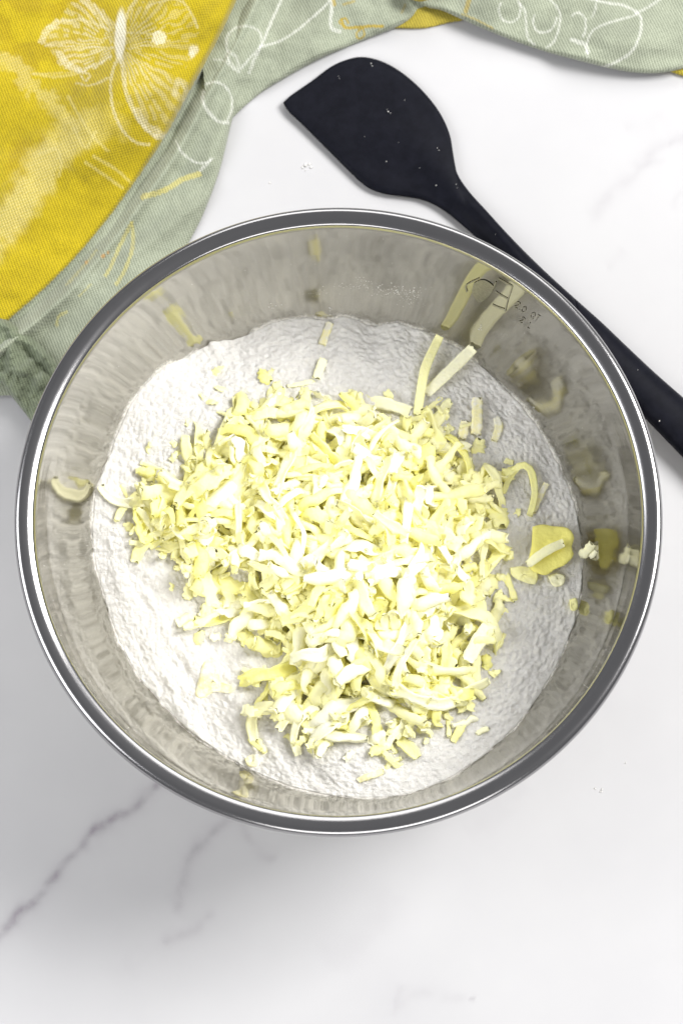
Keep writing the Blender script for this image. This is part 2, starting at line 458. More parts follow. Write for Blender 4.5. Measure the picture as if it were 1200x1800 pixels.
def dust_film():
    n = len(IW.data.vertices); co = np.zeros(n * 3, np.float32); IW.data.vertices.foreach_get("co", co); co = co.reshape(-1, 3)
    h = co[:, 2] - np.interp(np.arctan2(co[:, 1], co[:, 0]), FA, FZ, period=2 * np.pi)
    a = np.arctan2(co[:, 1], co[:, 0])
    reach = 0.0026 * (1 + 0.9 * vnoise(a * 9, a * 0) + 0.5 * vnoise(a * 31, a * 0 + 4))
    f = np.exp(-np.clip(h, 0, 1) / np.maximum(reach, 0.0006))
    IW.data.attributes.new("dust", 'FLOAT', 'POINT').data.foreach_set("value", f.astype(np.float32))
dust_film()

# ------------------------------------------------------------------ butter
HM_N = 300; HM_S = 0.001; HM_O = -0.15
gxx = HM_O + (np.arange(HM_N) + 0.5) * HM_S
HX, HY = np.meshgrid(gxx, gxx, indexing='ij')
HM = flour_z(HX, HY)
HM[np.hypot(HX, HY) > 0.1175] = 0.060

def sweep(path, width, thick, cup=1.0, m=10, seed=0, taper=0.35, jag=0.14, nrm=None, twist=0.0):
    """a grated shred: a cupped strip swept along a path (n,3); returns verts, faces"""
    r = np.random.default_rng(seed)
    p = np.asarray(path, float); n = len(p)
    T = np.gradient(p, axis=0); T /= np.linalg.norm(T, axis=1)[:, None] + 1e-12
    up = np.array([0, 0, 1.0]) if nrm is None else np.asarray(nrm, float)
    s = np.linspace(0, 1, n)
    wprof = (1 - taper * (1 - np.sin(np.pi * np.clip(s * 0.92 + 0.04, 0, 1)) ** 0.5)) * (1 + jag * vnoise(s * 9 + seed * 3.7, s * 0 + seed))
    V = []
    for i in range(n):
        side = np.cross(T[i], up); side /= np.linalg.norm(side) + 1e-9
        nn = np.cross(side, T[i])
        tw = twist * (s[i] - 0.5)
        side, nn = side * math.cos(tw) + nn * math.sin(tw), nn * math.cos(tw) - side * math.sin(tw)
        w = width * wprof[i] / 2
        half = m // 2
        th = thick * (0.75 + 0.25 * math.sin(math.pi * min(max(s[i], 0.05), 0.95)))
        for side_k in (0, 1):
            for k in range(half):
                u = -1 + 2 * (k + 0.5 * side_k * 0) / (half - 1)
                if side_k: u = -u
                jj = 1 + jag * 0.6 * (r.random() - 0.5) if abs(u) > 0.9 else 1
                x = u * w * jj
                lift = cup * w * (u * u - 0.4)
                edge = math.sqrt(max(0.0, 1 - (abs(u) ** 3) * 0.88))
                z = lift + (0.5 if side_k else -0.5) * th * edge
                V.append(p[i] + side * x + nn * z)
    m2 = (m // 2) * 2
    F = grid_faces(n, m2, True)
    F.append(tuple(range(m2))[::-1]); F.append(tuple((n - 1) * m2 + k for k in range(m2)))
    # ragged, slightly torn ends
    V = np.array(V)
    for e, sg in ((0, -1), (n - 1, 1)):
        V[e * m2:(e + 1) * m2] += T[e] * sg * (r.random((m2, 1)) - 0.3) * width * 0.28
    return V, F

def proto_shape(seed):
    r = np.random.default_rng(1000 + seed)
    kind = r.choice(['curl', 'curl', 'curl', 'curl', 'stick', 'stick', 'flake', 'ribbon', 'crumb', 'ribbon', 'spiral'])
    n = 13
    s = np.linspace(-0.5, 0.5, n)
    if kind == 'curl':
        L = r.uniform(0.018, 0.040); w = r.uniform(0.0050, 0.0074); t = r.uniform(0.0012, 0.0020); arc = r.uniform(0.5, 2.6); cup = r.uniform(0.3, 0.75)
    elif kind == 'stick':
        L = r.uniform(0.014, 0.030); w = r.uniform(0.0046, 0.0066); t = r.uniform(0.0018, 0.0030); arc = r.uniform(0.0, 0.6); cup = r.uniform(0.1, 0.4)
    elif kind == 'ribbon':
        L = r.uniform(0.018, 0.038); w = r.uniform(0.0030, 0.0048); t = r.uniform(0.0012, 0.0018); arc = r.uniform(0.8, 3.4); cup = r.uniform(0.2, 0.6)
    elif kind == 'spiral':
        L = r.uniform(0.018, 0.030); w = r.uniform(0.004, 0.006); t = r.uniform(0.0013, 0.002); arc = r.uniform(3.4, 6.0); cup = r.uniform(0.1, 0.3)
    elif kind == 'flake':
        L = r.uniform(0.008, 0.015); w = r.uniform(0.006, 0.010); t = r.uniform(0.0016, 0.0026); arc = r.uniform(0.2, 1.4); cup = r.uniform(0.1, 0.5)
    else:
        L = r.uniform(0.005, 0.010); w = r.uniform(0.003, 0.0055); t = r.uniform(0.002, 0.0034); arc = r.uniform(0.0, 0.8); cup = r.uniform(0.0, 0.4)
    a = s * arc
    if arc > 0.05:
        R = L / arc; path = np.stack([R * np.sin(a), 0.12 * L * (s ** 2) * r.uniform(-1, 1) * 4 * 0.3, -R * (1 - np.cos(a))], -1)
    else:
        path = np.stack([L * s, 0 * s, 0 * s], -1)
    if kind == 'spiral': path[:, 1] += s * w * 1.3
    path += np.stack([0 * s, 0.0012 * vnoise(s * 4 + seed, s * 0), 0.0006 * vnoise(s * 5, s * 0 + seed)], -1)
    V, F = sweep(path, w, t, cup * r.choice([1, -1]), 10, seed, r.uniform(0.2, 0.6), r.uniform(0.12, 0.36), None, r.uniform(-0.9, 0.9))
    V = V - (V.min(0) + V.max(0)) / 2
    V += 0.0003 * np.stack([vnoise(V[:, 1] * 700 + seed, V[:, 2] * 900), vnoise(V[:, 0] * 900, V[:, 2] * 900 + seed), vnoise(V[:, 0] * 900 + seed, V[:, 1] * 900)], -1)
    return V, F, kind

PROTO = []
for k in range(90):
    V, F, kd = proto_shape(k)
    me = bpy.data.meshes.new("butter_shred")
    me.from_pydata(V.tolist(), [], F); me.update()
    me.polygons.foreach_set("use_smooth", [True] * len(me.polygons)); me.materials.append(M_BUTTER)
    PROTO.append((me, V, F, kd))

SPLAT = []            # (world verts) of every butter piece, to find out what the camera sees
def stamp(W):
    i = np.clip(((W[:, 0] - HM_O) / HM_S).astype(int), 0, HM_N - 1); j = np.clip(((W[:, 1] - HM_O) / HM_S).astype(int), 0, HM_N - 1)
    np.maximum.at(HM, (i, j), W[:, 2])
def hm_at(W):
    i = np.clip(((W[:, 0] - HM_O) / HM_S).astype(int), 0, HM_N - 1); j = np.clip(((W[:, 1] - HM_O) / HM_S).astype(int), 0, HM_N - 1)
    return HM[i, j]

# --- single shreds that can be told apart, laid on the flour
def hero(name, pts, width, thick, label, cup=0.4, lift=None, mat=None, nrm=None, n=16, seed=1, taper=0.3, jag=0.12, cat="butter", group=None, sink=0.0006, twist=0.0):
    """pts: picture points (x, y[, height above flour in mm]); widths in mm"""
    p = np.array([(q[0], q[1], (q[2] if len(q) > 2 else 0.0)) for q in pts], float)
    P = []
    for x, y, h in p:
        w = at(x, y, 0.038)
        for _ in range(6):
            z = float(flour_z(w[0], w[1])) + h * 1e-3 + thick * 0.5e-3 - sink
            w = at(x, y, z)
        P.append(w)
    path = catmull(np.array(P), n)
    V, F = sweep(path, width * 1e-3, thick * 1e-3, cup, 12, seed, taper, jag, nrm, twist)
    c = np.array([V[:, 0].mean(), V[:, 1].mean(), V[:, 2].min()])
    o = mesh_obj(name, V - c, F, mat or M_BUTTER); o.location = c
    tag(o, label, cat, group)
    stamp(V); SPLAT.append(V)
    return o
def slab(name, outline, thick, h, label, mat, curl=0.0, sink=0.0008, bend=None):
    """flat piece of butter with a picked outline"""
    cen = np.mean(outline, axis=0)
    ring = catmull(list(outline) + [outline[0]], 41)[:-1]
    V = []
    shells = [(1.0, -0.5), (1.03, 0.0), (0.99, 0.42), (0.86, 0.5), (0.62, 0.5), (0.40, 0.5), (0.2, 0.5), (0.02, 0.5)]
    for k, (sc, zz) in enumerate(shells):
        for x, y in ring:
            X, Y = cen + (np.array([x, y]) - cen) * sc
            w = at(X, Y, 0.04)
            for _ in range(4):
                b = float(flour_z(w[0], w[1])) if bend is None else bend(X, Y)
                z = b + (h + thick * (zz + 0.5)) * 1e-3 - sink + curl * 1e-3 * (((X - cen[0]) / 40) ** 2) + 0.00025 * vnoise(X / 7, Y / 7)
                w = at(X, Y, z)
            V.append(w)
    V = np.array(V); nr = len(ring)
    F = grid_faces(len(shells), nr, True)
    F.append(tuple((len(shells) - 1) * nr + i for i in range(nr)))
    c = np.array([V[:, 0].mean(), V[:, 1].mean(), V[:, 2].min()])
    o = mesh_obj(name, V - c, F, mat); o.location = c
    tag(o, label, "butter"); stamp(V); SPLAT.append(V)
    return o

hero("butter_shred", [(178, 856, 1.6), (190, 872, 0.8), (216, 884, 1.5), (252, 882, 2.5), (290, 868, 3.5), (312, 852, 4)], 5.0, 1.8, "long cream butter shred reaching out to the bowl's left wall", 0.5, seed=3, mat=M_PALE)
hero("butter_shred", [(733, 728, 0.5), (739, 690, 2), (748, 645, 3.5), (772, 592, 5)], 4.6, 2.2, "thin straight butter shred leaning on the flour, left of two upper sticks", 0.25, seed=4, taper=0.2, jag=0.05)
hero("butter_shred", [(750, 690, 1), (780, 662, 2.5), (808, 635, 4), (830, 613, 5)], 5.6, 2.4, "flat straight butter stick pointing at the etched marks on the bowl", 0.2, seed=5, taper=0.08, jag=0.05)
hero("butter_shred", [(836, 762, 0.0), (838, 738, 1), (838, 702, 2)], 5.6, 3.0, "stubby floured butter shred half sunk in flour at upper right", 0.3, seed=6, mat=M_DUSTED, taper=0.15)
hero("butter_shred", [(812, 770, 0), (817, 742, 0.8)], 4.6, 2.6, "short floured butter stub left of the half sunk shred", 0.3, seed=7, mat=M_DUSTED, taper=0.15)
hero("butter_shred", [(868, 775, 0), (876, 752, 0.4), (872, 735, 0.4)], 4.0, 2.0, "short dusty butter bit right of the half sunk shred", 0.3, seed=8, mat=M_DUSTED)
hero("butter_shred", [(884, 866, 1.0), (896, 838, 2.0), (914, 818, 3.5), (930, 824, 3.5), (938, 850, 3.0), (938, 878, 2.0), (930, 906, 1.0)], 3.4, 1.7, "hooped butter curl lying open on the flour at right", 0.3, seed=9, taper=0.3)
hero("butter_shred", [(936, 900, 0.6), (948, 872, 0.8), (960, 850, 0.6)], 3.6, 1.8, "small dusty butter shred beside the hooped curl", 0.2, seed=10, mat=M_DUSTED)
slab("butter_slab", [(936, 927), (952, 923), (972, 926), (996, 929), (1007, 944), (1003, 962), (1006, 976), (992, 992), (974, 1000), (958, 1010), (936, 1002), (928, 990), (934, 962)], 3.2, 3.2, "wide flat yellow slab of butter near the right wall", M_SLAB, 1.2)
hero("butter_shred", [(928, 992, 7.2), (948, 976, 7.4), (968, 964, 7.6), (988, 955, 7.6)], 4.4, 3.0, "butter stick lying across the flat yellow slab", 0.25, seed=12, taper=0.25, jag=0.06)
slab("butter_flake", [(896, 998), (918, 996), (942, 1004), (940, 1026), (918, 1022), (900, 1012)], 2.2, 0.9, "pale butter flake tucked under the flat yellow slab", M_BUTTER, 0.5)
slab("butter_chunk", [(962, 1012), (980, 1008), (992, 1014), (988, 1028), (972, 1030)], 3.0, 0.2, "little butter chunk below the flat yellow slab", M_BUTTER)
slab("butter_chunk", [(1000, 1054), (1012, 1052), (1014, 1070), (1003, 1072)], 3.0, 0.4, "tiny yellow butter block at the flour's right edge", M_BUTTER)
hero("butter_shred", [(566, 606, 0.3), (572, 588, 0.4), (580, 568, 0.6)], 4.0, 1.6, "dusty butter sliver at the far edge of the flour", 0.1, seed=15, mat=M_DUSTED, taper=0.1)
hero("butter_shred", [(556, 664, 0.8), (562, 648, 1.4), (568, 632, 1.6)], 4.4, 2.0, "short butter stick just above the heap, below the dusty sliver", 0.2, seed=16, taper=0.15)
slab("butter_flake", [(352, 1186), (360, 1164), (374, 1160), (384, 1180), (390, 1198), (412, 1208), (402, 1218), (376, 1216), (358, 1226), (344, 1220)], 1.8, 0.1, "floured triangular butter flake on its own at lower left", M_DUSTED)
slab("butter_chunk", [(430, 1334), (444, 1326), (456, 1334), (452, 1346), (436, 1346)], 2.6, 0.0, "floured butter nub near the flour's lower left edge", M_DUSTED)
hero("butter_shred", [(838, 1290, 0.4), (848, 1284, 0.6), (858, 1281, 0.4)], 2.6, 1.6, "tiny butter crumb lying on bare flour at lower right", 0.1, seed=18)
hero("butter_shred", [(796, 1302, 0.4), (806, 1286, 0.8), (814, 1270, 0.8)], 4.0, 2.0, "short smooth butter shred next to the tiny lower right crumb", 0.1, seed=19, taper=0.4)
hero("butter_shred", [(630, 1372, 0.2), (650, 1364, 0.4), (674, 1356, 0.4)], 3.2, 1.6, "floured butter sliver nearest the bottom edge of the flour", 0.1, seed=20, mat=M_DUSTED)
hero("butter_shred", [(700, 1300, 1.0), (720, 1316, 1.2), (732, 1330, 0.8)], 6.0, 2.2, "broad butter bit at the foot of the heap, bottom right", 0.4, seed=21, taper=0.5)
hero("butter_shred", [(524, 1326, 0.8), (516, 1298, 2.5), (524, 1268, 4.5), (548, 1246, 6.0), (560, 1244, 6)], 4.2, 2.0, "bow-shaped butter curl arching over the heap's bottom edge", 0.4, seed=22)
hero("butter_shred", [(536, 1268, 2.0), (556, 1286, 2.0), (576, 1306, 1.2)], 6.0, 2.6, "straight butter stick under the bow-shaped curl", 0.2, seed=23, taper=0.15)
hero("butter_shred", [(548, 1256, 4.0), (575, 1264, 4.2), (612, 1276, 4.2)], 5.4, 2.6, "butter stick running right from the bow-shaped curl", 0.2, seed=24, taper=0.2)
hero("butter_shred", [(446, 1300, 0.6), (442, 1268, 1.4), (456, 1244, 3.5), (484, 1246, 4.2), (500, 1262, 4.2), (490, 1282, 3.6)], 5.6, 2.0, "butter curl hooked like a question mark at the heap's lower left", 0.5, seed=25)
hero("butter_shred", [(838, 1210, 0.5), (836, 1180, 1.2), (838, 1150, 2.4)], 4.2, 2.0, "thin butter shred pointing down off the heap's right side", 0.2, seed=26)
hero("butter_shred", [(822, 1160, 7.5), (840, 1128, 9.0), (862, 1098, 9.5)], 7.0, 3.0, "thick blunt butter stick on the heap's lower right shoulder", 0.3, seed=27, taper=0.15)
hero("butter_shred", [(238, 986, 0.4), (246, 966, 1.2), (262, 948, 2.2)], 5.5, 2.2, "olive-shadowed butter shred at the heap's left foot", 0.3, seed=28)
hero("butter_shred", [(352, 1072, 0.6), (366, 1076, 1.4), (378, 1070, 1.8)], 7.0, 2.6, "rounded butter bit at the heap's lower left foot", 0.4, seed=29, taper=0.5)

# crumb stuck to the right wall
def wall_crumb(name, px, py, size, label, seed):
    r = np.random.default_rng(seed)
    q = wall_point(px, py, size * 0.3)
    V, F = sweep(catmull(np.array([q + np.array([-0.5, -0.35, -0.2]) * size, q, q + np.array([0.35, 0.45, 0.3]) * size]), 9), size * 0.75, size * 0.5, 0.1, 10, seed, 0.3, 0.25)
    c = V.mean(0); o = mesh_obj(name, V - c, F, M_BUTTER); o.location = c; tag(o, label, "butter"); SPLAT.append(V)
wall_crumb("butter_crumb", 1032, 968, 0.0062, "pale butter crumb stuck to the bowl's right inner wall", 41)
wall_crumb("butter_crumb", 1042, 975, 0.0032, "smaller butter speck touching the crumb on the right wall", 42)

# --- the heap
HEAP = [(236, 935), (250, 862), (300, 800), (352, 740), (392, 690), (455, 672), (520, 690), (590, 690), (660, 684), (720, 715), (775, 720), (800, 770), (862, 790), (880, 850), (905, 900), (885, 960),
        (880, 1020), (880, 1080), (862, 1130), (845, 1180), (815, 1240), (770, 1280), (700, 1300), (640, 1310), (560, 1300), (470, 1280), (462, 1210), (440, 1140), (356, 1106), (366, 1050), (318, 1016), (272, 985)]
def heap_target():
    P = np.stack([HX, HY, np.full_like(HX, 0.056)], -1)
    px, py, _ = pix(P.reshape(-1, 3)); px = px.reshape(HX.shape); py = py.reshape(HX.shape)
    ins = in_poly(px, py, HEAP)
    d, _ = dist_poly(px, py, HEAP, True)
    d = np.where(ins, d, -d)
    t = 0.006 * sstep(-4, 40, d) + 0.022 * sstep(20, 190, d) + 0.009 * np.exp(-(((px - 660) / 170) ** 2 + ((py - 930) / 190) ** 2)) + 0.006 * np.exp(-(((px - 340) / 80) ** 2 + ((py - 890) / 70) ** 2))
    return np.where(ins, t, -0.001), px, py
TGT, HPX, HPY = heap_target()
BASE = flour_z(HX, HY)
def drop(me_i, cx, cy, tilt, yaw, roll, sc):
    V = PROTO[me_i][1] * sc
    Rm = Matrix.Rotation(yaw, 3, 'Z') @ Matrix.Rotation(tilt, 3, 'Y') @ Matrix.Rotation(roll, 3, 'X')
    A = np.array(Rm)
    W = V @ A.T; W[:, 0] += cx; W[:, 1] += cy
    gap = hm_at(W) - W[:, 2]
    z = np.percentile(gap, 64)
    W[:, 2] += z
    return Rm, z, W
items = []
N_MAX = 1150
for it in range(9000):
    if len(items) >= N_MAX: break
    deficit = TGT - (HM - BASE)
    if it % 8 == 0:
        cand = np.argwhere(deficit > 0.0015)
        if len(cand) == 0: break
        wts = deficit[cand[:, 0], cand[:, 1]]; wts = wts / wts.sum()
    i, j = cand[rng.choice(len(cand), p=wts)]
    if deficit[i, j] < 0.001: continue
    edge = TGT[i, j] < 0.008
    k = int(rng.integers(len(PROTO)))
    sc = rng.uniform(0.78, 1.2)
    Rm, z, W = drop(k, HX[i, j], HY[i, j], rng.normal(0, 0.18 if edge else 0.30), rng.uniform(0, 2 * math.pi), rng.normal(0, 0.4) + (math.pi if rng.random() < 0.4 else 0), sc)
    px, py, _ = pix(W)
    if (~in_poly(px, py, HEAP)).mean() > 0.35: continue
    if np.hypot(W[:, 0], W[:, 1]).max() > 0.114: continue
    stamp(W); SPLAT.append(W)
    items.append((k, (HX[i, j], HY[i, j], z), Rm, sc, len(SPLAT) - 1))

# fine bits scattered round the foot of the heap
foot = catmull(HEAP + HEAP[:1], 400)
small = [k for k in range(len(PROTO)) if PROTO[k][3] in ('crumb', 'flake', 'stick')]
for it in range(110):
    x, y = foot[rng.integers(400)] + rng.normal(0, 16, 2)
    w = at(x, y, 0.042); k = int(rng.choice(small)); sc = rng.uniform(0.3, 0.75)
    Rm, z, W = drop(k, w[0], w[1], rng.normal(0, 0.2), rng.uniform(0, 6.28), rng.normal(0, 0.3), sc)
    if np.hypot(W[:, 0], W[:, 1]).max() > 0.113: continue
    stamp(W); SPLAT.append(W); items.append((k, (w[0], w[1], z), Rm, sc, len(SPLAT) - 1))

# which of them show: splat everything into a depth picture from the camera
BIN = 5.0
zb = np.full((260, 380), 1e9); ib = np.full((260, 380), -1)
for idx, W in enumerate(SPLAT):
    px, py, z = pix(W)
    a = np.clip((px / BIN).astype(int), 0, 259); b = np.clip((py / BIN).astype(int), 0, 379)
    o = np.argsort(-z); a, b, z = a[o], b[o], z[o]
    m = z < zb[a, b]
    zb[a[m], b[m]] = z[m]; ib[a[m], b[m]] = idx
cnt = np.bincount(ib[ib >= 0].ravel(), minlength=len(SPLAT))
n_hero = len(SPLAT) - len(items)
order = sorted(items, key=lambda t: -cnt[t[4]])
single = order[:298 - n_hero]; rest = order[298 - n_hero:]
KIND_WORDS = {'curl': "curved butter shred", 'stick': "straight butter stick", 'ribbon': "thin butter ribbon", 'spiral': "ring-shaped butter shred", 'flake': "broad butter flake", 'crumb': "small butter crumb"}
def heap_zone(x, y):
    if (x - 600) ** 2 + (y - 930) ** 2 < 115 ** 2: return "on the crown of the heap"
    a = math.degrees(math.atan2(-(y - 960), x - 590)) % 360
    return ["on the heap's right flank, facing the yellow slab", "on the heap's upper right flank, below two leaning sticks", "on the heap's far flank, below the dusty sliver", "on the heap's upper left flank, facing the towel",
            "on the heap's left flank, facing the long left shred", "on the heap's lower left flank, above the triangular flake", "on the heap's near flank, above the bow-shaped curl", "on the heap's lower right flank, by the thick blunt stick"][int(((a + 22.5) % 360) // 45)]
for k, loc, Rm, sc, idx in single:
    o = bpy.data.objects.new("butter_shred", PROTO[k][0]); C.objects.link(o)
    o.matrix_world = Matrix.Translation(loc) @ (Rm.to_4x4()) @ Matrix.Scale(sc, 4)
    px_, py_, _ = pix(np.array([loc])); 
    zone = heap_zone(float(px_[0]), float(py_[0]))
    tag(o, KIND_WORDS[PROTO[k][3]] + " " + zone, "butter", "grated butter shreds in the heap")
rv = []; rf = []; base = 0
for k, loc, Rm, sc, idx in rest:
    rv.append(SPLAT[idx]); rf += [tuple(base + q for q in f) for f in PROTO[k][2]]; base += len(SPLAT[idx])
if rv:
    o = mesh_obj("grated_butter", np.vstack(rv), rf, M_BUTTER)
    tag(o, "smaller and buried bits of grated butter inside the heap", "butter", kind="stuff")
print("BUTTER", len(items), len(single), len(rest), "seen", int((cnt[n_hero:] > 0).sum()), "max h", float((HM - BASE).max()))

# ------------------------------------------------------------------ flour specks
def blob_mesh(points, sizes, seed):
    r = np.random.default_rng(seed)
    V = []; F = []
    oct_ = np.array([(1, 0, 0), (-1, 0, 0), (0, 1, 0), (0, -1, 0), (0, 0, 1), (0, 0, -1)], float)
    of = [(0, 2, 4), (2, 1, 4), (1, 3, 4), (3, 0, 4), (2, 0, 5), (1, 2, 5), (3, 1, 5), (0, 3, 5)]
    for p, s in zip(points, sizes):
        b = len(V)
        V += list(np.asarray(p) + oct_ * s * r.uniform(0.5, 1.3, (6, 3)))
        F += [tuple(b + q for q in f) for f in of]
    return V, F
pts = []; szs = []
def smudge(cx, cy, sx, sy, n, s0, s1):
    for _ in range(n):
        x = rng.normal(cx, sx); y = rng.normal(cy, sy)
        pts.append(wall_point(x, y, 0.0001)); szs.append(rng.uniform(s0, s1))
smudge(640, 503, 30, 3, 60, 0.00010, 0.00035); smudge(700, 515, 26, 6, 110, 0.00010, 0.00040); smudge(725, 530, 16, 6, 40, 0.0001, 0.0003)
smudge(560, 515, 14, 3, 26, 0.0001, 0.0003); smudge(636, 492, 8, 3, 16, 0.0001, 0.0004); smudge(480, 540, 8, 2, 8, 0.0002, 0.0004); smudge(582, 545, 3, 4, 5, 0.0002, 0.0005)
smudge(842, 580, 3, 6, 8, 0.0001, 0.0004); smudge(938, 717, 1, 1, 2, 0.0003, 0.0005)
for _ in range(260):
    a = rng.uniform(0, 2 * math.pi); z = 0.036 + 0.08 * rng.random() ** 2.2
    R = wall_r(z) - 0.0001
    pts.append((R * math.cos(a), R * math.sin(a), z)); szs.append(rng.uniform(0.00008, 0.00026))
V, F = blob_mesh(pts, szs, 5)
tag(mesh_obj("flour_specks", V, F, M_CRUMB), "white flour specks and smudges clinging to the inner wall", "flour", kind="stuff")

# ------------------------------------------------------------------ spatula
def build_spatula():
    sp = empty("spatula", tuple(at(900, 430, 0.0)))
    tag(sp, "black silicone spatula lying on the marble behind the bowl", "spatula")
    off = np.array(sp.location)
    upper = catmull([(498, 180), (512, 167), (548, 142), (580, 118), (605, 106), (632, 100), (660, 104), (690, 117), (722, 140), (752, 170), (775, 202), (790, 236), (796, 270), (802, 302), (822, 334), (856, 372), (900, 420), (950, 470), (1000, 516), (1055, 565), (1100, 608), (1150, 655), (1200, 699), (1260, 752), (1330, 815)], 140)
    lower = catmull([(499, 184), (508, 197), (530, 218), (556, 244), (586, 274), (612, 300), (634, 321), (654, 334), (680, 342), (712, 346), (740, 351), (770, 364), (800, 386), (832, 414), (868, 448), (915, 500), (965, 556), (1015, 610), (1060, 658), (1105, 706), (1158, 762), (1205, 810), (1270, 872), (1330, 930)], 140)
    n = 140; m = 22
    rows = []
    s = np.linspace(0, 1, n)
    for i in range(n):
        k = i
        a, b = lower[k], upper[k]
        wpx = np.hypot(*(b - a))
        neck = float(sstep(0.36, 0.55, s[i]))               # blade -> handle
        ring = []
        for q in range(m):
            t = 2 * math.pi * q / m
            u = math.cos(t); v = math.sin(t)
            uu = math.copysign(abs(u) ** 0.8, u)
            x = a + (b - a) * (0.5 + 0.5 * uu)
            # thickness: thin lip, raised core running out of the handle into the blade
            core_w = 0.20 + 0.40 * float(sstep(0.12, 0.45, s[i]))
            core = float(sstep(core_w + 0.10, core_w - 0.04, abs(uu + 0.10 * (1 - neck))))
            core *= float(sstep(0.13, 0.22, s[i]))
            blade_t = (0.0016 + 0.0016 * core) * min(1.0, wpx / 12.0 + 0.3) * (abs(v) ** 0.35 if abs(v) > 1e-6 else 0)
            hand_t = 0.0072 * abs(v) ** 0.9
            th = blade_t * (1 - neck) + hand_t * neck
            zc = 0.0030 * (1 - neck) + 0.0078 * neck
            z = zc + math.copysign(th, v)
            ring.append(at(x[0], x[1], z))
        rows.append(ring)
    R = np.array(rows)
    cut = int(n * 0.63)
    for nm, i0, i1 in (("blade", 0, cut + 1), ("handle", cut, n)):
        V = R[i0:i1].reshape(-1, 3) - off
        F = grid_faces(i1 - i0, m, True)
        F.append(tuple(range(m))); F.append(tuple((i1 - i0 - 1) * m + k for k in range(m))[::-1])
        mesh_obj(nm, V, F, M_SIL, sp)
build_spatula()
sp_pts = [(652, 112, .0006), (654, 116, .0005), (595, 134, .0004), (596, 138, .0003), (711, 176, .0004), (682, 196, .0006), (686, 199, .0005), (680, 192, .0003), (768, 260, .0005), (771, 264, .0004), (679, 284, .0006), (737, 295, .0004), (766, 326, .0007), (801, 324, .0004), (803, 330, .0003), (1158, 740, .0008), (870, 412, .0003), (700, 250, .0003), (640, 240, .0002), (1120, 650, .0003)]
V, F = blob_mesh([at(x, y, 0.0062 if x < 850 else 0.0150) for x, y, s in sp_pts], [s * 0.6 for _, _, s in sp_pts], 9)
tag(mesh_obj("flour_specks", V, F, M_CRUMB), "tiny flour specks dotted over the black spatula", "flour", kind="stuff")

def table_crumb(cx, cy, n, spread, size, label, seed):
    r = np.random.default_rng(seed)
    P = [at(cx + r.normal(0, spread), cy + r.normal(0, spread * 0.6), size * 0.4) for _ in range(n)]
    V, F = blob_mesh(P, [size * r.uniform(0.5, 1.2) for _ in range(n)], seed)
    tag(mesh_obj("flour_crumb", V, F, M_CRUMB), label, "crumb")
table_crumb(540, 292, 9, 4.5, 0.0008, "white flour crumb on the marble left of the spatula blade", 61)
table_crumb(476, 323, 4, 2.0, 0.0005, "faint flour speck on the marble between towel and bowl", 62)
table_crumb(1052, 1386, 5, 4.0, 0.0007, "little white crumb on the marble below the bowl at right", 63)
table_crumb(1100, 1341, 2, 2.0, 0.0004, "hair-thin crumb on the marble at far right", 64)

# ------------------------------------------------------------------ tea towel
YEL = np.array([0.45, 0.345, 0.008]); GRN = np.array([0.325, 0.352, 0.265]); WHT = np.array([0.78, 0.74, 0.58]); GOLD = np.array([0.42, 0.30, 0.03]); SOFTY = np.array([0.66, 0.57, 0.22])
BORDER = catmull([(470, -110), (440, -50), (416, 0), (382, 72), (332, 162), (290, 240), (230, 330), (165, 415), (92, 494), (18, 560), (-60, 620)], 60)
def lay(col, mask, c):
    return col * (1 - mask[:, None]) + c * mask[:, None]
def stroke(px, py, pts, w, soft=1.2, rag=0.0):
    q = catmull(pts, max(8, 3 * len(pts))); out = np.zeros(px.shape); g = w + soft + rag + 2
    m = (px > q[:, 0].min() - g) & (px < q[:, 0].max() + g) & (py > q[:, 1].min() - g) & (py < q[:, 1].max() + g)
    if not m.any(): return out
    x, y = px[m], py[m]
    d, t = dist_poly(x, y, q)
    if rag: d = d + rag * vnoise(x / 2.3, y / 2.3)
    out[m] = sstep(w + soft, w - soft, d)
    return out
def stitch(px, py, ang, per):
    return 0.5 + 0.5 * np.sin((px * math.cos(ang) + py * math.sin(ang)) * 2 * math.pi / per + 1.2 * vnoise(px / 6, py / 6))

